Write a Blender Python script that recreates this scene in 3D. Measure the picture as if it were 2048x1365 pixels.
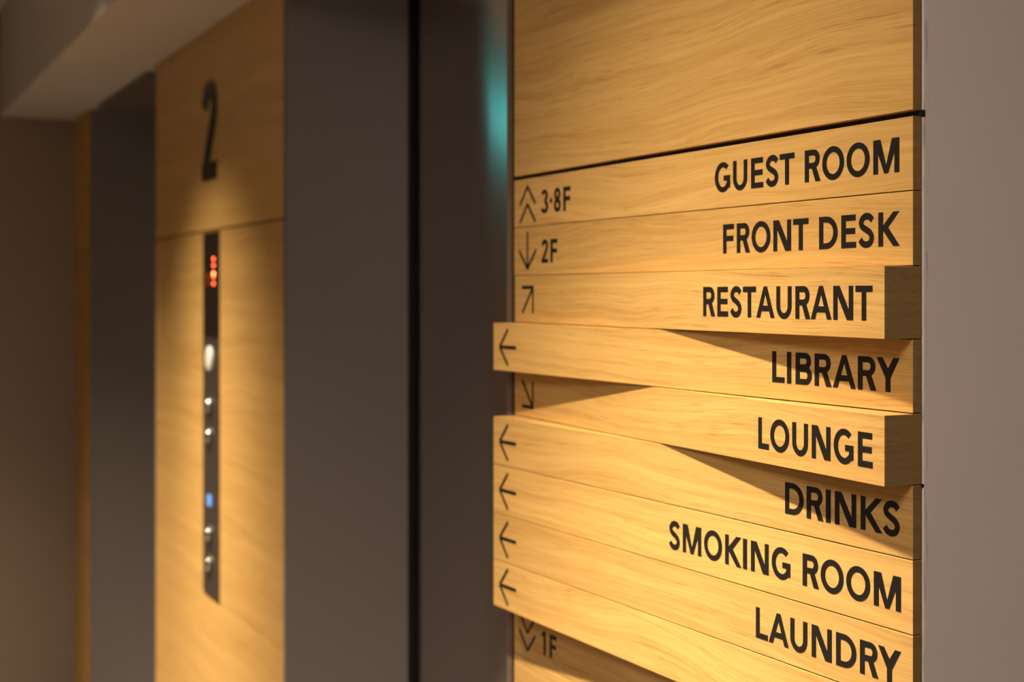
import bpy, bmesh, math, random
from mathutils import Vector, Matrix

for o in list(bpy.data.objects):
    bpy.data.objects.remove(o, do_unlink=True)
scene = bpy.context.scene
COL = scene.collection
R = math.radians

# ------------------------------------------------------------------ camera
CAM_Z = 1.5
YAW = 0.45053
cam_data = bpy.data.cameras.new('camera')
cam = bpy.data.objects.new('camera', cam_data)
COL.objects.link(cam)
cam.location = (0.0, -0.8, CAM_Z)
cam.rotation_euler = (math.pi / 2, 0, math.pi / 2 - YAW)
cam_data.sensor_width = 36.0
cam_data.sensor_fit = 'HORIZONTAL'
cam_data.lens = 2844.0 / 2048.0 * 36.0
cam_data.shift_y = (586.8 - 682.5) / 2048.0
cam_data.clip_start = 0.02
cam_data.dof.use_dof = True
cam_data.dof.focus_distance = 1.24
cam_data.dof.aperture_fstop = 5.6
scene.camera = cam

# ------------------------------------------------------------------ world
world = bpy.data.worlds.new('world')
scene.world = world
world.use_nodes = True
world.node_tree.nodes['Background'].inputs[0].default_value = (0.05, 0.047, 0.045, 1)
world.node_tree.nodes['Background'].inputs[1].default_value = 0.3

# ------------------------------------------------------------------ exposure
vs = scene.view_settings
vs.view_transform = 'Standard'
vs.look = 'None'
vs.exposure = 0.0
vs.gamma = 1.0
vs.use_curve_mapping = False

# lamp settings (the lamps themselves are built with their fittings below)
KEY_COLOR = (1.0, 0.80, 0.56)
KEY_ENERGY = 2300.0
CUT = (38.0, 50.0)                # shielding angle of the narrow downlights, degrees
KEY_SIGMA = 12.4                  # beam spread of the narrow downlights, degrees
ROOM_COLOR = (1.0, 0.84, 0.70)
ROOM_SIGMA = 34.0
LOBBY_FILL = (0.0, -1.48)
LOBBY_ENERGY = 37.0

# ------------------------------------------------------------------ dimensions
Z0 = CAM_Z
XL, XR = -1.6472, -0.90241        # left and right end of the directory boards
TH = 0.0089                       # thickness of the cladding
PR = 0.0295                       # how far the wedge boards lean out
CEIL = Z0 + 0.975
SOFFIT = Z0 + 0.6125
SOFFIT_Y = -0.253
END_X = -5.21
DOOR_Y = 0.217
JAMB_Y = 0.205
SPLAY = 0.119                     # the steel jambs slope in towards the doors
DOOR1 = (-2.650, -1.668)
DOOR2 = (-4.864, -3.850)
BACK_Y = 2.2
FRONT_Y = -2.0
SIDE_X = 3.6

# ------------------------------------------------------------------ materials
def new_mat(name):
    m = bpy.data.materials.new(name)
    m.use_nodes = True
    nt = m.node_tree
    return m, nt, nt.nodes['Principled BSDF']

def simple(name, color, rough=0.6, metal=0.0, spec=0.5, coat=0.0):
    m, nt, b = new_mat(name)
    b.inputs['Base Color'].default_value = (*color, 1)
    b.inputs['Roughness'].default_value = rough
    b.inputs['Metallic'].default_value = metal
    b.inputs['Specular IOR Level'].default_value = spec
    b.inputs['Coat Weight'].default_value = coat
    return m

def emit(name, color, strength):
    m, nt, b = new_mat(name)
    b.inputs['Base Color'].default_value = (*[c * 0.3 for c in color], 1)
    b.inputs['Emission Color'].default_value = (*color, 1)
    b.inputs['Emission Strength'].default_value = strength
    return m

def oak(name='oak_veneer', light=(0.62, 0.395, 0.135), dark=(0.33, 0.168, 0.038), rough=0.42, warp=0.55):
    m, nt, b = new_mat(name)
    N, L = nt.nodes, nt.links
    tc = N.new('ShaderNodeTexCoord')
    oi = N.new('ShaderNodeObjectInfo')
    # each piece is cut from another part of the log
    offs = N.new('ShaderNodeVectorMath'); offs.operation = 'SCALE'
    offs.inputs[0].default_value = (7.3, 3.1, 11.7)
    L.new(oi.outputs['Random'], offs.inputs['Scale'])
    add = N.new('ShaderNodeVectorMath'); add.operation = 'ADD'
    L.new(tc.outputs['Object'], add.inputs[0]); L.new(offs.outputs[0], add.inputs[1])
    # slow bend of the grain
    wn = N.new('ShaderNodeTexNoise'); wn.inputs['Scale'].default_value = 1.0
    wn.inputs['Detail'].default_value = 1.5
    mpw = N.new('ShaderNodeMapping'); mpw.inputs['Scale'].default_value = (2.6, 1.5, 7.0)
    L.new(add.outputs[0], mpw.inputs[0]); L.new(mpw.outputs[0], wn.inputs['Vector'])
    wsub = N.new('ShaderNodeVectorMath'); wsub.operation = 'SUBTRACT'
    wsub.inputs[1].default_value = (0.5, 0.5, 0.5)
    L.new(wn.outputs['Color'], wsub.inputs[0])
    wsc = N.new('ShaderNodeVectorMath'); wsc.operation = 'MULTIPLY'
    wsc.inputs[1].default_value = (0.0, 0.0, 0.12 * warp)
    L.new(wsub.outputs[0], wsc.inputs[0])
    vec = N.new('ShaderNodeVectorMath'); vec.operation = 'ADD'
    L.new(add.outputs[0], vec.inputs[0]); L.new(wsc.outputs[0], vec.inputs[1])

    def layer(scale, detail, dist=0.0, roughn=0.55):
        mp = N.new('ShaderNodeMapping'); mp.inputs['Scale'].default_value = scale
        L.new(vec.outputs[0], mp.inputs[0])
        n = N.new('ShaderNodeTexNoise')
        n.inputs['Scale'].default_value = 1.0
        n.inputs['Detail'].default_value = detail
        n.inputs['Roughness'].default_value = roughn
        n.inputs['Distortion'].default_value = dist
        L.new(mp.outputs[0], n.inputs['Vector'])
        return n.outputs['Fac']

    def ramp(sock, p0, p1, c0=0.0, c1=1.0):
        r = N.new('ShaderNodeMapRange')
        r.inputs['From Min'].default_value = p0; r.inputs['From Max'].default_value = p1
        r.inputs['To Min'].default_value = c0; r.inputs['To Max'].default_value = c1
        r.interpolation_type = 'SMOOTHSTEP'
        L.new(sock, r.inputs['Value'])
        return r.outputs[0]

    def mul(a, k):
        x = N.new('ShaderNodeMath'); x.operation = 'MULTIPLY'
        L.new(a, x.inputs[0]); x.inputs[1].default_value = k
        return x.outputs[0]

    def plus(a, c):
        x = N.new('ShaderNodeMath'); x.operation = 'ADD'
        L.new(a, x.inputs[0]); L.new(c, x.inputs[1])
        return x.outputs[0]

    broad = ramp(layer((0.9, 3.0, 34.0), 2.0), 0.3, 0.7)           # broad bands of the figure
    mid = ramp(layer((2.2, 9.0, 150.0), 3.0), 0.32, 0.72)          # year rings
    fine = ramp(layer((11.0, 60.0, 820.0), 2.0), 0.35, 0.75)        # fine fibre
    pores = ramp(layer((24.0, 160.0, 600.0), 1.5), 0.54, 0.70)    # short dark pores
    pmask = ramp(layer((1.3, 4.0, 40.0), 1.0), 0.36, 0.60)
    pm = N.new('ShaderNodeMath'); pm.operation = 'MULTIPLY'
    L.new(pores, pm.inputs[0]); L.new(pmask, pm.inputs[1])
    fig = plus(plus(mul(broad, 0.17), mul(mid, 0.28)), mul(fine, 0.27))
    tot = plus(fig, mul(pm.outputs[0], 0.32))
    mix = N.new('ShaderNodeMix'); mix.data_type = 'RGBA'
    mix.inputs['A'].default_value = (*light, 1)
    mix.inputs['B'].default_value = (*dark, 1)
    L.new(tot, mix.inputs['Factor'])
    # pieces differ a little in tone
    hsv = N.new('ShaderNodeHueSaturation')
    rv = N.new('ShaderNodeMapRange')
    rv.inputs['To Min'].default_value = 0.95; rv.inputs['To Max'].default_value = 1.06
    L.new(oi.outputs['Random'], rv.inputs['Value'])
    L.new(rv.outputs[0], hsv.inputs['Value'])
    L.new(mix.outputs['Result'], hsv.inputs['Color'])
    L.new(hsv.outputs[0], b.inputs['Base Color'])
    b.inputs['Roughness'].default_value = rough
    b.inputs['Specular IOR Level'].default_value = 0.35
    bump = N.new('ShaderNodeBump')
    bump.inputs['Strength'].default_value = 0.12
    bump.inputs['Distance'].default_value = 0.0004
    bump.invert = True
    L.new(tot, bump.inputs['Height'])
    L.new(bump.outputs[0], b.inputs['Normal'])
    return m

def brushed(name, color, rough=0.30, aniso=0.75, rot=0.0, metal=1.0):
    m, nt, b = new_mat(name)
    N, L = nt.nodes, nt.links
    tc = N.new('ShaderNodeTexCoord')
    mp = N.new('ShaderNodeMapping'); mp.inputs['Scale'].default_value = (3.0, 3.0, 900.0)
    n = N.new('ShaderNodeTexNoise'); n.inputs['Detail'].default_value = 2.0
    n.inputs['Scale'].default_value = 1.0
    L.new(tc.outputs['Object'], mp.inputs[0]); L.new(mp.outputs[0], n.inputs['Vector'])
    mr = N.new('ShaderNodeMapRange')
    mr.inputs['To Min'].default_value = rough - 0.03; mr.inputs['To Max'].default_value = rough + 0.03
    L.new(n.outputs['Fac'], mr.inputs['Value'])
    L.new(mr.outputs[0], b.inputs['Roughness'])
    b.inputs['Base Color'].default_value = (*color, 1)
    b.inputs['Metallic'].default_value = metal
    b.inputs['Anisotropic'].default_value = aniso
    b.inputs['Anisotropic Rotation'].default_value = rot
    tg = N.new('ShaderNodeCombineXYZ'); tg.inputs['Z'].default_value = 1.0     # brushed across: highlights draw out upright
    L.new(tg.outputs[0], b.inputs['Tangent'])
    return m

def plaster(name, color, rough=0.75, scale=90.0, bumpd=0.0008, scuffs=False):
    m, nt, b = new_mat(name)
    N, L = nt.nodes, nt.links
    tc = N.new('ShaderNodeTexCoord')
    n = N.new('ShaderNodeTexNoise'); n.inputs['Scale'].default_value = scale
    n.inputs['Detail'].default_value = 4.0
    L.new(tc.outputs['Object'], n.inputs['Vector'])
    bump = N.new('ShaderNodeBump'); bump.inputs['Distance'].default_value = bumpd
    bump.inputs['Strength'].default_value = 0.25
    L.new(n.outputs['Fac'], bump.inputs['Height'])
    L.new(bump.outputs[0], b.inputs['Normal'])
    b.inputs['Roughness'].default_value = rough
    b.inputs['Specular IOR Level'].default_value = 0.3
    n2 = N.new('ShaderNodeTexNoise'); n2.inputs['Scale'].default_value = 6.0
    n2.inputs['Detail'].default_value = 3.0
    L.new(tc.outputs['Object'], n2.inputs['Vector'])
    mix = N.new('ShaderNodeMix'); mix.data_type = 'RGBA'
    mix.inputs['A'].default_value = (*[c * 0.97 for c in color], 1)
    mix.inputs['B'].default_value = (*[min(1, c * 1.03) for c in color], 1)
    L.new(n2.outputs['Fac'], mix.inputs['Factor'])
    out = mix.outputs['Result']
    if scuffs:
        # grey rub marks along the worn outside corner (object y = distance from the corner)
        sep = N.new('ShaderNodeSeparateXYZ'); L.new(tc.outputs['Object'], sep.inputs[0])
        near = N.new('ShaderNodeMapRange')
        near.inputs['From Min'].default_value = 0.004; near.inputs['From Max'].default_value = 0.0075
        near.inputs['To Min'].default_value = 1.0; near.inputs['To Max'].default_value = 0.0
        L.new(sep.outputs['Y'], near.inputs['Value'])
        mp = N.new('ShaderNodeMapping'); mp.inputs['Scale'].default_value = (1.0, 420.0, 26.0)
        L.new(tc.outputs['Object'], mp.inputs[0])
        sn = N.new('ShaderNodeTexNoise'); sn.inputs['Scale'].default_value = 1.0
        sn.inputs['Detail'].default_value = 3.0
        L.new(mp.outputs[0], sn.inputs['Vector'])
        th = N.new('ShaderNodeMapRange')
        th.inputs['From Min'].default_value = 0.54; th.inputs['From Max'].default_value = 0.66
        th.inputs['To Max'].default_value = 0.45
        L.new(sn.outputs['Fac'], th.inputs['Value'])
        mm = N.new('ShaderNodeMath'); mm.operation = 'MULTIPLY'
        L.new(near.outputs[0], mm.inputs[0]); L.new(th.outputs[0], mm.inputs[1])
        mx = N.new('ShaderNodeMix'); mx.data_type = 'RGBA'
        L.new(mm.outputs[0], mx.inputs['Factor'])
        L.new(out, mx.inputs['A']); mx.inputs['B'].default_value = (0.22, 0.21, 0.22, 1)
        out = mx.outputs['Result']
    L.new(out, b.inputs['Base Color'])
    return m

M_OAK = oak()
M_VINYL = simple('black_vinyl', (0.011, 0.010, 0.009), 0.5, spec=0.28)
M_LINTEL = simple('dark_taupe_paint', (0.13, 0.10, 0.08), 0.5)
M_GAP = simple('black_backing', (0.006, 0.005, 0.004), 0.8)
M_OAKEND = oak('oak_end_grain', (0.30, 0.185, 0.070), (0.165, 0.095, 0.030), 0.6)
M_PLY = oak('shaded_plywood', (0.15, 0.085, 0.050), (0.09, 0.05, 0.03), 0.6)  # plywood with the shade beside the boards put into its colour
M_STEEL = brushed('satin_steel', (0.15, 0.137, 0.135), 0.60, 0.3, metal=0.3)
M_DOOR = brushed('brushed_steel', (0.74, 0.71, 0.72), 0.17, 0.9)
M_TRIM = brushed('steel_edge', (0.50, 0.47, 0.45), 0.35, 0.3)
M_RETURN = plaster('grey_plaster', (0.74, 0.66, 0.63), scuffs=True)
M_TAUPE = plaster('taupe_wall_paint', (0.265, 0.215, 0.175), 0.6)
M_WHITE = plaster('white_ceiling_paint', (0.74, 0.72, 0.69), 0.6)
M_BULK = plaster('warm_white_paint', (0.57, 0.53, 0.48), 0.6)
M_FRONT = plaster('grey_wall_paint', (0.40, 0.35, 0.31))
M_ROOM = plaster('pale_wall_paint', (0.55, 0.51, 0.48))
M_FLOOR = plaster('taupe_carpet', (0.085, 0.07, 0.06), 0.9, 400.0, 0.002)
M_PLATE = simple('bronze_plate', (0.085, 0.072, 0.06), 0.38, metal=0.6)
M_GLASS = simple('black_display_glass', (0.006, 0.006, 0.006), 0.12)
M_CHROME = simple('chrome', (0.75, 0.74, 0.72), 0.16, metal=1.0)
M_NUM = simple('gloss_black_acrylic', (0.007, 0.007, 0.007), 0.2, spec=0.35)
M_LED = emit('orange_led', (1.0, 0.17, 0.05), 26.0)
M_LEDDIM = emit('dim_orange_led', (1.0, 0.13, 0.04), 9.0)
M_LEDFAINT = emit('faint_orange_led', (1.0, 0.08, 0.02), 0.45)
M_BLUE = emit('blue_lamp', (0.16, 0.42, 0.90), 1.1)
M_OVAL = simple('satin_white_button', (0.72, 0.72, 0.70), 0.4)
M_TEAL = emit('teal_lamp_glass', (0.12, 0.90, 0.82), 2.5)
M_OPAL = emit('fill_lamp_glass', (1.0, 0.86, 0.74), 1.5)
M_BULB = emit('warm_lamp_lens', (1.0, 0.8, 0.55), 4.0)

# ------------------------------------------------------------------ helpers
def link(name, me, mat, parent=None, loc=None):
    o = bpy.data.objects.new(name, me)
    COL.objects.link(o)
    if mat: me.materials.append(mat)
    if parent: o.parent = parent
    if loc is not None: o.location = loc
    return o

def tag(o, label=None, cat=None, group=None, kind=None):
    if label: o['label'] = label
    if cat: o['category'] = cat
    if group: o['group'] = group
    if kind: o['kind'] = kind
    return o

def to_mesh(bm, name, smooth=False):
    me = bpy.data.meshes.new(name)
    bmesh.ops.recalc_face_normals(bm, faces=bm.faces)
    bm.to_mesh(me); bm.free()
    if smooth:
        for p in me.polygons: p.use_smooth = True
    return me

def box_bm(bm, a, b):
    vs_ = [bm.verts.new((x, y, z)) for x in (a[0], b[0]) for y in (a[1], b[1]) for z in (a[2], b[2])]
    for f in ((0, 1, 3, 2), (4, 6, 7, 5), (0, 4, 5, 1), (2, 3, 7, 6), (0, 2, 6, 4), (1, 5, 7, 3)):
        bm.faces.new([vs_[i] for i in f])

def box(name, a, b, mat, parent=None, bevel=0.0, origin=None):
    """box between world corners a and b; origin at its low corner unless given"""
    org = Vector(origin) if origin is not None else Vector(a)
    bm = bmesh.new()
    box_bm(bm, Vector(a) - org, Vector(b) - org)
    if bevel:
        bmesh.ops.bevel(bm, geom=bm.edges[:], offset=bevel, segments=2, profile=0.5, affect='EDGES')
    o = link(name, to_mesh(bm, name), mat)
    o.location = org
    if parent:
        o.parent = parent
        o.matrix_parent_inverse = Matrix.Translation(parent.location).inverted()
    return o

def empty(name, loc):
    o = bpy.data.objects.new(name, None)
    o.empty_display_size = 0.05
    COL.objects.link(o)
    o.location = loc
    return o

def prism_plan(name, poly, z0, z1, mat, parent=None, origin=(0, 0, 0), bevel=0.0):
    """plan outline (x, y) pulled up from z0 to z1, in coordinates relative to origin"""
    bm = bmesh.new()
    lo = [bm.verts.new((x, y, z0)) for x, y in poly]
    hi = [bm.verts.new((x, y, z1)) for x, y in poly]
    n = len(poly)
    bm.faces.new(lo); bm.faces.new(hi)
    for i in range(n):
        bm.faces.new((lo[i], lo[(i + 1) % n], hi[(i + 1) % n], hi[i]))
    if bevel:
        bmesh.ops.bevel(bm, geom=bm.edges[:], offset=bevel, segments=2, profile=0.5, affect='EDGES')
    o = link(name, to_mesh(bm, name), mat, parent)
    o.location = origin
    return o

def lathe(name, prof, mat, parent, loc, axis='Y', seg=32, smooth=True):
    """profile (radius, height) turned about the axis; height runs towards -y (out of the wall) or down z"""
    bm = bmesh.new()
    rings = []
    for r, h in prof:
        ring = []
        for k in range(seg):
            a = 2 * math.pi * k / seg
            if axis == 'Y': co = (r * math.cos(a), -h, r * math.sin(a))
            else: co = (r * math.cos(a), r * math.sin(a), h)
            ring.append(bm.verts.new(co))
        rings.append(ring)
    for i in range(len(rings) - 1):
        for k in range(seg):
            bm.faces.new((rings[i][k], rings[i][(k + 1) % seg], rings[i + 1][(k + 1) % seg], rings[i + 1][k]))
    bm.faces.new(rings[0]); bm.faces.new(rings[-1])
    o = link(name, to_mesh(bm, name, smooth), mat, parent)
    o.location = loc
    return o

# ------------------------------------------------------------------ lettering (strokes of a bold geometric sans)
SV, SH = 0.205, 0.178

def ell(cx, cy, rx, ry, a):
    return (cx + rx * math.cos(a), cy + ry * math.sin(a))

def ring(cx, cy, rx, ry, a0=0.0, a1=360.0, sv=SV, sh=SH, n=40):
    n = max(4, int(n * abs(a1 - a0) / 360.0))
    out = []
    for i in range(n):
        p, q = R(a0 + (a1 - a0) * i / n), R(a0 + (a1 - a0) * (i + 1) / n)
        out.append([ell(cx, cy, rx, ry, p), ell(cx, cy, rx, ry, q),
                    ell(cx, cy, rx - sv, ry - sh, q), ell(cx, cy, rx - sv, ry - sh, p)])
    return out

def rc(x0, y0, x1, y1):
    return [[(x0, y0), (x1, y0), (x1, y1), (x0, y1)]]

def spline(pts, n=8):
    P = [pts[0]] + list(pts) + [pts[-1]]
    out = []
    for i in range(1, len(P) - 2):
        for k in range(n):
            t = k / n
            out.append(tuple(0.5 * (2 * P[i][j] + (P[i + 1][j] - P[i - 1][j]) * t
                       + (2 * P[i - 1][j] - 5 * P[i][j] + 4 * P[i + 1][j] - P[i + 2][j]) * t * t
                       + (3 * P[i][j] - P[i - 1][j] - 3 * P[i + 1][j] + P[i + 2][j]) * t ** 3) for j in (0, 1)))
    out.append(pts[-1])
    return out

def ribbon(pts, w):
    L_, R_ = [], []
    for i, p in enumerate(pts):
        a = pts[max(0, i - 1)]; b = pts[min(len(pts) - 1, i + 1)]
        dx, dy = b[0] - a[0], b[1] - a[1]
        l = math.hypot(dx, dy) or 1
        nx, ny = -dy / l * w / 2, dx / l * w / 2
        L_.append((p[0] + nx, p[1] + ny)); R_.append((p[0] - nx, p[1] - ny))
    return [[L_[i], L_[i + 1], R_[i + 1], R_[i]] for i in range(len(pts) - 1)]

def glyph(ch, w):
    s, b = SV, SH
    if ch == 'I': return rc(0, 0, w, 1)
    if ch == 'L': return rc(0, 0, s, 1) + rc(s, 0, w, b)
    if ch == 'T': return rc(0, 1 - b, w, 1) + rc(w / 2 - s / 2, 0, w / 2 + s / 2, 1 - b)
    if ch == 'F': return rc(0, 0, s, 1) + rc(s, 1 - b, w, 1) + rc(s, 0.42, w * 0.95, 0.42 + b)
    if ch == 'E': return rc(0, 0, s, 1) + rc(s, 1 - b, w * 0.97, 1) + rc(s, 0.42, w * 0.94, 0.42 + b) + rc(s, 0, w, b)
    if ch == 'O': return ring(w / 2, 0.5, w / 2, 0.518)
    if ch == 'U':
        ry = 0.41
        return rc(0, ry - 0.018, s, 1) + rc(w - s, ry - 0.018, w, 1) + ring(w / 2, ry - 0.018, w / 2, ry, 180, 360)
    if ch == 'D':
        x = w * 0.40
        return rc(0, 0, s, 1) + rc(s, 1 - b, x, 1) + rc(s, 0, x, b) + ring(x, 0.5, w - x, 0.5, -90, 90)
    if ch in 'RB':
        if ch == 'R':
            bw, ry = w * 0.95, 0.293
            x = bw - 0.30
            y = 1 - ry
            leg = [[(w * 0.40, 0.5), (w * 0.40 + 0.235, 0.5), (w, 0), (w - 0.245, 0)]]
            return (rc(0, 0, s, 1) + rc(s, 1 - b, x, 1) + rc(s, 1 - 2 * ry, x, 1 - 2 * ry + b)
                    + ring(x, y, bw - x, ry, -90, 90) + leg)
        r1, r2 = 0.262, 0.289
        x1, x2 = w * 0.95 - 0.27, w - 0.30
        return (rc(0, 0, s, 1) + rc(s, 1 - b, x1, 1) + rc(s, 1 - 2 * r1, x1, 1 - 2 * r1 + b * 0.9)
                + ring(x1, 1 - r1, w * 0.95 - x1, r1, -90, 90, sh=b)
                + rc(s, 2 * r2 - b, x2, 2 * r2) + rc(s, 0, x2, b) + ring(x2, r2, w - x2, r2, -90, 90))
    if ch == 'N':
        return rc(0, 0, s, 1) + rc(w - s, 0, w, 1) + [[(0.02, 1), (0.30, 1), (w - 0.02, 0), (w - 0.30, 0)]]
    if ch == 'M':
        c = w / 2
        return (rc(0, 0, s, 1) + rc(w - s, 0, w, 1)
                + [[(0.02, 1), (0.31, 1), (c + 0.075, 0), (c - 0.085, 0)],
                   [(w - 0.31, 1), (w - 0.02, 1), (c + 0.085, 0), (c - 0.075, 0)]])
    if ch == 'A':
        c, t = w / 2, 0.095
        yb = 0.21
        k = (c - t)
        return ([[(c - t, 1), (c + t, 1), (c + t * 0.2, 0.80), (0.215, 0), (0, 0)],
                 [(c - t, 1), (c + t, 1), (w, 0), (w - 0.215, 0), (c - t * 0.2, 0.80)]]
                + [[(k * yb + 0.06, yb), (w - k * yb - 0.06, yb),
                    (w - k * (yb + b) - 0.06, yb + b), (k * (yb + b) + 0.06, yb + b)]])
    if ch == 'K':
        return rc(0, 0, s, 1) + [[(s - 0.01, 0.43), (s - 0.01, 0.60), (w * 0.70, 1), (w * 0.985, 1), (s + 0.20, 0.53)],
                                 [(s + 0.02, 0.60), (s + 0.20, 0.57), (w, 0), (w * 0.70, 0), (s - 0.01, 0.47)]]
    if ch == 'Y':
        c = w / 2
        return rc(c - s / 2, 0, c + s / 2, 0.42) + [[(0, 1), (0.245, 1), (c + 0.09, 0.56), (c + s / 2, 0.40), (c - s / 2, 0.40)],
                                                   [(w, 1), (w - 0.245, 1), (c - 0.09, 0.56), (c - s / 2, 0.40), (c + s / 2, 0.40)]]
    if ch == 'S':
        k = w / 0.69
        pts = [(.605, .795), (.50, .893), (.355, .924), (.205, .878), (.108, .745), (.165, .615), (.335, .520),
               (.510, .420), (.583, .275), (.505, .125), (.335, .077), (.175, .120), (.065, .232)]
        return ribbon(spline([(x * k, y) for x, y in pts]), 0.192)
    if ch == 'G':
        c = w * 0.53
        a1 = 312
        body = ring(c, 0.5, c, 0.518, 47, a1)
        o1 = ell(c, 0.5, c, 0.518, R(a1)); i1 = ell(c, 0.5, c - s, 0.518 - b, R(a1))
        return body + [[o1, (w, 0.12), (w, 0.30), (w - s, 0.30), i1]] + rc(w - s, 0.25, w, 0.55) + rc(w * 0.58, 0.55 - b, w, 0.55)
    if ch == '1': return rc(w - s, 0, w, 1) + [[(0, 0.72), (0.06, 0.86), (w - s, 1), (w, 1), (w - s, 0.80)]]
    if ch == '8':
        return (ring(w / 2, 0.745, w / 2 * 0.9, 0.27, sv=s * 0.92, sh=b * 0.9)
                + ring(w / 2, 0.275, w / 2, 0.29, sv=s, sh=b * 0.95))
    if ch == '3':
        return (ring(w * 0.42, 0.745, w * 0.52, 0.27, -90, 160, sh=b * 0.9)
                + ring(w * 0.42, 0.275, w * 0.58, 0.29, -160, 90, sh=b * 0.95))
    if ch == '2':
        pts = [(0.10, 0.74), (0.16, 0.86), (0.30, 0.915), (0.45, 0.88), (0.525, 0.77), (0.50, 0.63), (0.40, 0.48),
               (0.27, 0.31), (0.13, 0.12)]
        k = w / 0.62
        return ribbon(spline([(x * k, y) for x, y in pts]), 0.185) + rc(0.0, 0, w, b * 0.95) + \
            [[(0, 0), (0.22, 0), (0.26, 0.18), (0.06 * k, 0.17)]]
    if ch == '.': return ring(w / 2, 0.5, w / 2, w / 2, 0, 360, sv=w / 2 - 0.001, sh=w / 2 - 0.001, n=24)
    raise ValueError(ch)

def polys_mesh(name, polys, thick, mat, parent, loc=(0, 0, 0), rotz=0.0):
    """flat outlines in local (x, z) given a real thickness towards local -y"""
    bm = bmesh.new()
    for q, poly in enumerate(polys):
        t = thick + q % 24 * 4e-6          # strokes that cross never share a plane
        a = [bm.verts.new((x, -t, z)) for x, z in poly]
        c = [bm.verts.new((x, 0.0, z)) for x, z in poly]
        n = len(poly)
        try:
            bm.faces.new(a)
            for i in range(n):
                bm.faces.new((a[i], a[(i + 1) % n], c[(i + 1) % n], c[i]))
        except ValueError:
            pass
    bmesh.ops.recalc_face_normals(bm, faces=bm.faces)
    me = bpy.data.meshes.new(name)
    bm.to_mesh(me); bm.free()
    o = link(name, me, mat, parent)
    o.location = loc
    o.rotation_euler = (0, 0, rotz)
    return o

def text_polys(spec, cap, zb):
    out = []
    for ch, u0, u1 in spec:
        w = (u1 - u0) / 1000.0 / cap
        for poly in glyph(ch, w):
            out.append([(u0 / 1000.0 + x * cap, zb + y * cap) for x, y in poly])
    return out

def lines_polys(segs, w):
    out = []
    for (x0, y0), (x1, y1) in segs:
        dx, dy = x1 - x0, y1 - y0
        l = math.hypot(dx, dy)
        nx, ny = -dy / l * w / 2, dx / l * w / 2
        out.append([(x0 + nx, y0 + ny), (x1 + nx, y1 + ny), (x1 - nx, y1 - ny), (x0 - nx, y0 - ny)])
    return out

def mm(segs):
    return [tuple((a / 1000.0, c / 1000.0) for a, c in sg) for sg in segs]

# arrow outlines about the middle of a board, in millimetres from its left end
AW = 0.0042
ARROWS = {
    'up2': [((17, -2.5), (38.6, 20.3)), ((38.6, 20.3), (60.4, -2.5)), ((17, -25), (38.6, -2)), ((38.6, -2), (60.4, -25))],
    'down2': [((15, 24), (38.2, 1.2)), ((38.2, 1.2), (60, 24)), ((15, 1.4), (38.8, -21)), ((38.8, -21), (60, 1.4))],
    'down': [((38.5, 23.9), (38.5, -22)), ((15, 1), (38.5, -22.6)), ((38.5, -22.6), (62, 1))],
    'left': [((17.5, 0), (61, 0)), ((39.5, 22.6), (17.2, 0)), ((17.2, 0), (39.5, -22.6))],
    'upright': [((26, -17.4), (58.4, 15)), ((25.5, 15), (60.5, 15)), ((58.4, 17.1), (58.4, -17.6))],
    'downright': [((26, 16.8), (58.0, -15.6)), ((25.5, -15.6), (60.1, -15.6)), ((58, -17.7), (58, 16.8))],
}
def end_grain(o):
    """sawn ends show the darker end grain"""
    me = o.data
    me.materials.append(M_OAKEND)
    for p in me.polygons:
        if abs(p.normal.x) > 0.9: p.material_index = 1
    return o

# ------------------------------------------------------------------ the setting: room shell
def struct(name, a, b, mat, parent=None, bevel=0.0, origin=None):
    o = box(name, a, b, mat, parent, bevel, origin)
    if not parent: o['kind'] = 'structure'
    return o

struct('floor', (END_X - 0.1, FRONT_Y - 0.1, -0.1), (SIDE_X + 0.1, BACK_Y + 0.1, 0.0), M_FLOOR)
struct('ceiling', (END_X - 0.1, FRONT_Y - 0.1, CEIL), (SIDE_X + 0.1, BACK_Y + 0.1, CEIL + 0.1), M_WHITE)
struct('wall_left', (END_X - 0.1, FRONT_Y - 0.1, 0), (END_X, 0.5, CEIL), M_TAUPE)
struct('wall_front', (END_X, FRONT_Y - 0.1, 0), (SIDE_X, FRONT_Y, CEIL), M_FRONT)
struct('wall_far_right', (SIDE_X, FRONT_Y - 0.1, 0), (SIDE_X + 0.1, BACK_Y, CEIL), M_ROOM)
struct('wall_side_corridor', (XR, BACK_Y, 0), (SIDE_X, BACK_Y + 0.1, CEIL), M_ROOM)
# grey return wall: an outside corner that turns away beside the directory
struct('wall_right', (XR - 0.25, 0.0105, 0), (XR + 0.0004, BACK_Y, CEIL), M_RETURN, bevel=0.0012,
       origin=(XR, 0.0105, 0))
# bulkhead over the lifts
struct('ceiling_bulkhead', (END_X, SOFFIT_Y, SOFFIT), (XR - 0.01, 0.45, CEIL), M_BULK, bevel=0.003)

# the lift wall: dark core behind the cladding, panels as its pieces
core = empty('wall_back', (XL, 0.03, 0)); core['kind'] = 'structure'
def core_box(name, a, b, mat, bevel=0.0):
    return box(name, a, b, mat, core, bevel)
core_box('wall_core', (XL - 0.012, 0.0095, 0), (XR - 0.004, 0.30, SOFFIT), M_GAP)
core_box('wall_core', (DOOR2[1] + 0.012, 0.0095, 0), (DOOR1[0] - 0.012, 0.30, SOFFIT), M_GAP)
core_box('wall_core', (END_X, 0.0095, 0), (DOOR2[0] - 0.012, 0.30, SOFFIT), M_GAP)
core_box('wall_core', (END_X, 0.42, 0), (XR - 0.01, 0.45, SOFFIT), M_GAP)

J_UP = Z0 + 0.1500       # horizontal joint at the top of the directory
J_UP2 = Z0 + 0.1442
J_LOW = Z0 - 0.6973
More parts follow.
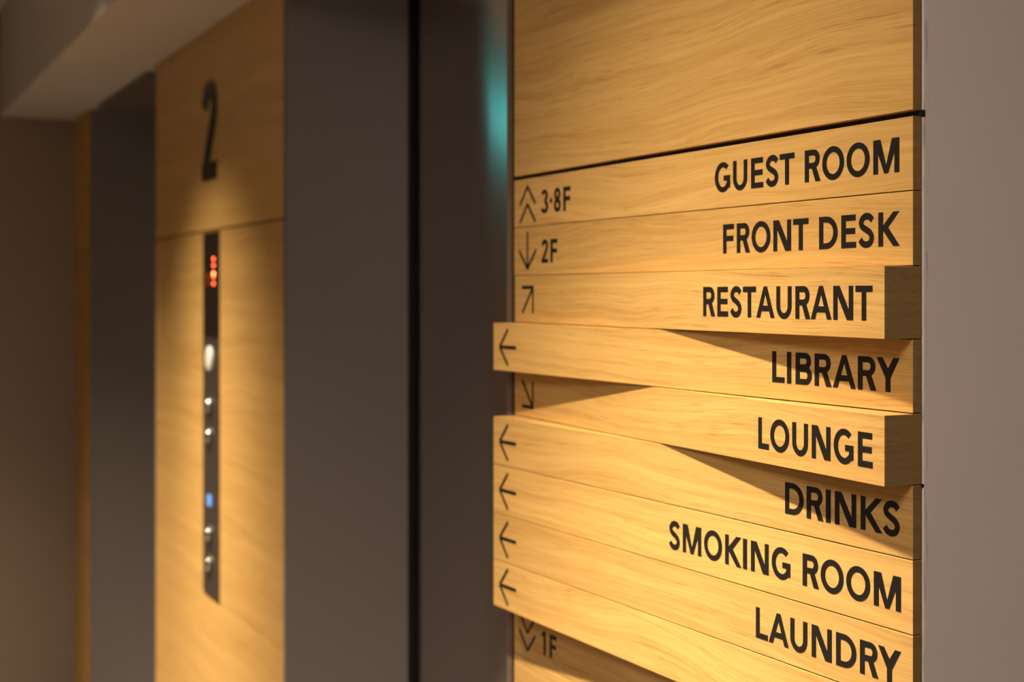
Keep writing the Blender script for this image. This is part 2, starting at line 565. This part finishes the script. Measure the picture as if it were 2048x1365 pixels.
# cladding over the directory
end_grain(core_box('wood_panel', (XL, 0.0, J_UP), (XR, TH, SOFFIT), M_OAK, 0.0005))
# plywood edge left of the boards, their shade painted in as dark brown
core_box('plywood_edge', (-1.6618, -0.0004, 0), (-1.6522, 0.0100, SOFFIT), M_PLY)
core_box('shadow_gap', (-1.6522, -0.0001, 0), (XL - 0.0002, 0.0100, SOFFIT), M_GAP)
# black shadow gaps that run out to the corner
core_box('shadow_gap', (XR - 0.02, TH, Z0 + 0.1449), (XR + 0.0009, 0.0122, Z0 + 0.1503), M_GAP)
core_box('shadow_gap', (XR - 0.02, TH - 0.0005, Z0 - 0.1590), (XR + 0.0006, 0.0112, Z0 - 0.1565), M_GAP)
# pier between the lifts: three panels one above the other
for z0, z1 in ((J_UP2 + 0.002, SOFFIT), (J_LOW + 0.0012, J_UP2 - 0.002), (0.08, J_LOW - 0.0012)):
    core_box('wood_panel', (DOOR2[1] + 0.006, 0.0, z0), (DOOR1[0] - 0.016, TH, z1), M_OAK, 0.0005)
# strip between the far lift and the end wall
for z0, z1 in ((J_UP2 + 0.002, SOFFIT), (J_LOW + 0.0012, J_UP2 - 0.002), (0.08, J_LOW - 0.0012)):
    core_box('wood_panel', (END_X, 0.0, z0), (DOOR2[0] - 0.012, TH, z1), M_OAK, 0.0005)

# ------------------------------------------------------------------ lift doors
def lift(name, x0, x1, label):
    d = empty(name, ((x0 + x1) / 2, 0, 0))
    tag(d, label, kind='structure')
    def part(n, a, b, mat, bev=0.0):
        return box(n, a, b, mat, d, bev, origin=((a[0] + b[0]) / 2, a[1], a[2]))
    # jambs: wide sloping steel returns with a narrow front edge
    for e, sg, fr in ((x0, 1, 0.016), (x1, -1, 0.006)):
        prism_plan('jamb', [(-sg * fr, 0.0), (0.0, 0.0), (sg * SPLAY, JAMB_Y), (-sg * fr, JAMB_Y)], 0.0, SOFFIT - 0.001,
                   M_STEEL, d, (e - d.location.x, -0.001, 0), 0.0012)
        # black running slot beside the leaf
        a, c = sorted((e - sg * fr, e + sg * (SPLAY - 0.012)))
        part('door_slot', (a, JAMB_Y + 0.0015, 0), (c, DOOR_Y - 0.0005, SOFFIT - 0.002), M_GAP)
    part('lintel', (x0 + SPLAY, 0.0, SOFFIT - 0.012), (x1 - SPLAY, JAMB_Y, SOFFIT - 0.0015), M_LINTEL, 0.001)
    part('door_leaf', (x0 + 0.0015, DOOR_Y, 0.004), (x1 - 0.0015, DOOR_Y + 0.03, SOFFIT - 0.013), M_DOOR, 0.001)
    part('sill', (x0 + 0.001, 0.0, 0.0005), (x1 - 0.001, DOOR_Y - 0.002, 0.004), M_TRIM)
    return d
lift('door_1', DOOR1[0], DOOR1[1], 'brushed steel lift door in a deep jamb beside the directory')
lift('door_2', DOOR2[0], DOOR2[1], 'far brushed steel lift door left of the button pier')

# ------------------------------------------------------------------ directory boards
SEAM = [.1453, .0841, .0224, -.0376, -.0984, -.1570, -.2184, -.2799, -.3397, -.3990, -.4624, -.5235]
CAP = 0.0287
BOARDS = [
    ('flat', 'up2', [('3', 78.4, 95.6), ('.', 99.9, 106.5), ('8', 110.8, 128.6), ('F', 135.4, 153.3)],
     [('G', 458.5, 485), ('U', 490, 513.7), ('E', 520, 539.7), ('S', 543.7, 563.4), ('T', 565.3, 587.7), ('R', 603, 625.4),
      ('O', 628, 658), ('O', 661.5, 691.6), ('M', 696.5, 728.7)],
     'flat oak board reading GUEST ROOM, topmost in the directory'),
    ('flat', 'down', [('2', 77.6, 95.4), ('F', 101.7, 119.6)],
     [('F', 472.9, 491.4), ('R', 496.3, 518.2), ('O', 521, 551), ('N', 555.6, 582.6), ('T', 585.8, 608.3), ('D', 623.5, 649.3),
      ('E', 654.4, 674), ('S', 677.5, 697.5), ('K', 702.8, 729.2)],
     'flat oak board reading FRONT DESK, with a down arrow and 2F'),
    ('right', 'upright', [],
     [('R', 465.8, 487.8), ('E', 492, 511.5), ('S', 515.4, 535), ('T', 537.3, 559.4), ('A', 560, 589.5), ('U', 592.6, 616.3),
      ('R', 622.2, 644.4), ('A', 645.3, 674.9), ('N', 677.6, 704.8), ('T', 708, 730.3)],
     'oak wedge board reading RESTAURANT, thick end at the right'),
    ('left', 'left', [],
     [('L', 564, 581.9), ('I', 585.4, 591.5), ('B', 597.6, 620), ('R', 623.8, 646.4), ('A', 648.1, 677.4), ('R', 680.1, 702.8),
      ('Y', 703.1, 730.3)],
     'oak wedge board reading LIBRARY, leaning out at its left end'),
    ('right', 'downright', [],
     [('L', 563.2, 580.6), ('O', 582.9, 612.7), ('U', 617.4, 641), ('N', 646.7, 673.5), ('G', 678.2, 705.2), ('E', 711.2, 730.5)],
     'oak wedge board reading LOUNGE, thick end at the right'),
    ('left', 'left', [],
     [('D', 582.7, 608.7), ('R', 613, 635.5), ('I', 638.9, 645.2), ('N', 650.7, 678), ('K', 683.6, 710), ('S', 711, 730.8)],
     'oak wedge board reading DRINKS, half in the shadow of LOUNGE'),
    ('left', 'left', [],
     [('S', 395.7, 415), ('M', 419.9, 452.1), ('O', 456.7, 486.5), ('K', 491.5, 517.2), ('I', 519.9, 526.1), ('N', 532, 558.8),
      ('G', 563.3, 590.2), ('R', 607.5, 629.6), ('O', 632, 662), ('O', 665.4, 695.3), ('M', 699.8, 731.9)],
     'oak wedge board reading SMOKING ROOM, below the DRINKS board'),
    ('left', 'left', [],
     [('L', 539.6, 557.6), ('A', 558.9, 587.8), ('U', 590.1, 613.9), ('N', 619.8, 646.6), ('D', 652.3, 678.2), ('R', 682.7, 705.2),
      ('Y', 705, 732)],
     'oak wedge board reading LAUNDRY, below SMOKING ROOM'),
    ('left', 'left', [], [], 'oak wedge board with a left arrow, directly under the LAUNDRY board'),
    ('flat', 'down2', [('1', 76.5, 89.1), ('F', 99.5, 117.3)], [], 'flat oak board with double down arrow and 1F'),
    ('flat', None, [], [], 'blank flat oak board under the 1F board at the bottom left'),
]
for i, (kind, arrow, code, word, label) in enumerate(BOARDS):
    zt, zb = Z0 + SEAM[i], Z0 + SEAM[i + 1]
    gap = 0.0009
    h = zt - zb - gap
    xl = 0.0
    yl = yr = 0.0
    if kind == 'left': yl = -PR
    if kind == 'right': yr = -PR; xl = 0.0016
    W = XR - XL
    b = empty('sign_board', (XL, 0.0, zb + gap / 2))
    tag(b, label, 'sign board', 'directory boards')
    # wedge seen from above: straight back, slanting face
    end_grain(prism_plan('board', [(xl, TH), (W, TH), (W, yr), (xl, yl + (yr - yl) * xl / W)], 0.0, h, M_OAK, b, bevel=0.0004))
    ang = math.atan2(yr - yl, W)
    off = Vector((math.sin(ang), -math.cos(ang), 0)) * 0.00002
    mid = h / 2
    if arrow:
        polys_mesh('arrow', [[(x, z + mid) for x, z in p] for p in lines_polys(mm(ARROWS[arrow]), AW)], 0.0003, M_VINYL, b,
                   (off.x, yl + off.y, 0), ang)
    if code:
        polys_mesh('floor_code', text_polys(code, CAP, mid - 0.0157), 0.0003, M_VINYL, b, (off.x, yl + off.y, 0), ang)
    if word:
        polys_mesh('lettering', text_polys(word, CAP, h - 0.0157 - CAP), 0.0003, M_VINYL, b, (off.x, yl + off.y, 0), ang)

# ------------------------------------------------------------------ floor number on the pier
num = polys_mesh('floor_number', [[(x * 0.226, z * 0.226) for x, z in p] for p in glyph('2', 0.58)], 0.004, M_NUM, None,
                 (-3.316, -0.0001, Z0 + 0.2625))
tag(num, 'large black number 2 on the wood pier between the lifts', 'floor number')

# ------------------------------------------------------------------ lift button plate
PX = -3.2345
pl = empty('lift_button_plate', (PX, 0.0, Z0 - 0.6955))
tag(pl, 'tall narrow dark lift button plate with orange display on the pier', 'button panel')
def pz(z): return Z0 + z - pl.location.z
HW = 0.0735
def plate_box(n, z0, z1, mat, y=-0.0025, bev=0.0006):
    bm = bmesh.new()
    box_bm(bm, (-HW, y, pz(z0)), (HW, -0.0002, pz(z1)))
    bmesh.ops.bevel(bm, geom=bm.edges[:], offset=bev, segments=2, profile=0.5, affect='EDGES')
    return link(n, to_mesh(bm, n), mat, pl)
plate_box('metal_plate', -0.6955, -0.1025, M_PLATE)
disp = plate_box('display_glass', -0.1020, 0.1400, M_GLASS)
disp['label'] = 'black glass display with orange digits'
for dx, dz, m in ((0.027, 0.078, M_LEDDIM), (0.027, 0.063, M_LEDDIM), (0.027, 0.0445, M_LED), (0.027, 0.038, M_LEDDIM),
                  (0.027, 0.022, M_LEDDIM), (-0.024, 0.042, M_LEDFAINT), (-0.024, 0.034, M_LEDFAINT), (-0.024, 0.022, M_LEDFAINT)):
    lathe('display_dot', [(0.0040, 0), (0.0040, 0.0006), (0.0032, 0.0010)], m, disp, (dx, -0.0025, pz(dz)), seg=14)
ov = lathe('round_button', [(0.029, 0), (0.029, 0.003), (0.026, 0.0045), (0.012, 0.0050)], M_OVAL, pl, (-0.008, -0.0025, pz(-0.151)))
ov['label'] = 'large pale round button'
for z in (-0.258, -0.3279, -0.5536, -0.6223):
    bt = lathe('call_button', [(0.021, 0), (0.021, 0.002), (0.0185, 0.0035)], M_PLATE, pl, (-0.008, -0.0025, pz(z)))
    lathe('button_dome', [(0.0150, 0), (0.0146, 0.003), (0.0125, 0.0058), (0.0090, 0.0080), (0.0045, 0.0093), (0.0006, 0.0097)],
          M_CHROME, bt, (0, -0.0034, 0))
bb = bmesh.new(); box_bm(bb, (-0.014, -0.0045, -0.0125), (0.014, -0.0024, 0.0125))
bmesh.ops.bevel(bb, geom=bb.edges[:], offset=0.0008, segments=2, profile=0.5, affect='EDGES')
bl = link('blue_lamp', to_mesh(bb, 'blue_lamp'), M_BLUE, pl, (-0.010, 0, pz(-0.4768)))
bl['label'] = 'small lit blue lamp'

# ------------------------------------------------------------------ lamps
def downlight(x, y, energy, color, sigma, label, radius=0.022, spill_k=0.013, cut_deg=CUT):
    d = empty('ceiling_downlight', (x, y, CEIL))
    tag(d, label, 'lamp', 'ceiling downlights')
    lathe('trim_ring', [(0.040, 0.0), (0.056, 0.0), (0.056, -0.003), (0.048, -0.005), (0.040, -0.003)], M_WHITE, d, (0, 0, -0.0002), 'Z')
    lathe('lamp_lens', [(0.039, -0.0004), (0.039, -0.0014), (0.030, -0.0018)], M_BULB, d, (0, 0, 0), 'Z', 24)
    ld = bpy.data.lights.new('downlight_bulb', 'SPOT')
    ld.energy = energy; ld.color = color
    ld.spot_size = R(165); ld.spot_blend = 0.15
    ld.shadow_soft_size = radius
    # reflector beam: strength falls off smoothly with the angle from straight down
    ld.use_nodes = True
    nt = ld.node_tree; N, L = nt.nodes, nt.links
    em = [n for n in N if n.type == 'EMISSION'][0]
    tc = N.new('ShaderNodeTexCoord')
    sp = N.new('ShaderNodeSeparateXYZ'); L.new(tc.outputs['Normal'], sp.inputs[0])
    def math_(op, a, b=None):
        m = N.new('ShaderNodeMath'); m.operation = op
        for k, v in enumerate((a, b)):
            if v is None: continue
            if isinstance(v, (int, float)): m.inputs[k].default_value = v
            else: L.new(v, m.inputs[k])
        return m.outputs[0]
    ang = math_('ARCCOSINE', math_('MINIMUM', math_('ABSOLUTE', sp.outputs['Z']), 1.0))
    k = -1.0 / (2.0 * R(sigma) ** 2)
    a2 = math_('MULTIPLY', ang, ang)
    beam = math_('EXPONENT', math_('MULTIPLY', a2, k))
    spill = math_('MULTIPLY', math_('EXPONENT', math_('MULTIPLY', a2, -1.0 / (2.0 * R(36) ** 2))), spill_k)
    cut = N.new('ShaderNodeMapRange'); cut.interpolation_type = 'SMOOTHSTEP'     # edge of the can cuts the beam
    cut.inputs['From Min'].default_value = R(cut_deg[0]); cut.inputs['From Max'].default_value = R(cut_deg[1])
    cut.inputs['To Min'].default_value = 1.0; cut.inputs['To Max'].default_value = 0.0
    L.new(ang, cut.inputs['Value'])
    tot = math_('ADD', beam, spill)
    if sigma < 30: tot = math_('MULTIPLY', tot, cut.outputs[0])
    L.new(tot, em.inputs['Strength'])
    lo = bpy.data.objects.new('downlight_bulb', ld)
    COL.objects.link(lo); lo.parent = d
    lo.location = (0, 0, -0.012)
    return d, lo
LIGHT_Y = -0.56
downlight(-1.20, LIGHT_Y, KEY_ENERGY, KEY_COLOR, KEY_SIGMA, 'ceiling downlight over the directory')
downlight(-3.215, LIGHT_Y + 0.03, 0.90 * KEY_ENERGY, KEY_COLOR, 12.6, 'ceiling downlight over the button pier', 0.035, 0.0, (33, 42))
downlight(-4.15, LIGHT_Y, 0.66 * KEY_ENERGY, KEY_COLOR, 12.0, 'ceiling downlight in front of the far lift', 0.035, 0.0, (30, 42))
downlight(-2.15, LIGHT_Y, 0.32 * KEY_ENERGY, KEY_COLOR, 12.0, 'dim ceiling downlight in front of the near lift', 0.035, 0.0, (30, 42))
downlight(0.55, 0.85, 34.0, ROOM_COLOR, ROOM_SIGMA, 'added unseen fill downlight in the side corridor', 0.05)  # added out of view to light the return wall and board ends
# unseen round fill lamp, added to brighten the shaded board fronts
pn = empty('added_fill_lamp', (LOBBY_FILL[0], LOBBY_FILL[1], CEIL))
tag(pn, 'added round fill lamp, unseen in the lobby behind the viewer', 'lamp')
lathe('fill_rim', [(0.46, 0.0), (0.48, 0.0), (0.48, -0.05), (0.46, -0.05)], M_WHITE, pn, (0, 0, -0.0002), 'Z', 48)
lathe('fill_diffuser', [(0.455, -0.002), (0.455, -0.030), (0.44, -0.034)], M_OPAL, pn, (0, 0, 0), 'Z', 48)
al = bpy.data.lights.new('fill_light', 'AREA')
al.shape = 'DISK'; al.size = 0.86; al.energy = LOBBY_ENERGY; al.color = ROOM_COLOR
ao = bpy.data.objects.new('fill_light', al); COL.objects.link(ao); ao.parent = pn
ao.location = (0, 0, -0.052)

# green lit emergency lamp on the end wall, seen only as a reflection in the steel door
ex = empty('emergency_lamp', (END_X, -1.285, 2.12))
tag(ex, 'small green lit emergency lamp on the end wall', 'lamp')
hb = bmesh.new(); box_bm(hb, (0.0, -0.115, 0.0), (0.03, 0.115, 0.13))
bmesh.ops.bevel(hb, geom=hb.edges[:], offset=0.004, segments=2, profile=0.5, affect='EDGES')
link('housing', to_mesh(hb, 'housing'), M_WHITE, ex)
gb = bmesh.new(); box_bm(gb, (0.0302, -0.105, 0.01), (0.034, 0.105, 0.12))
link('lamp_glass', to_mesh(gb, 'lamp_glass'), M_TEAL, ex)
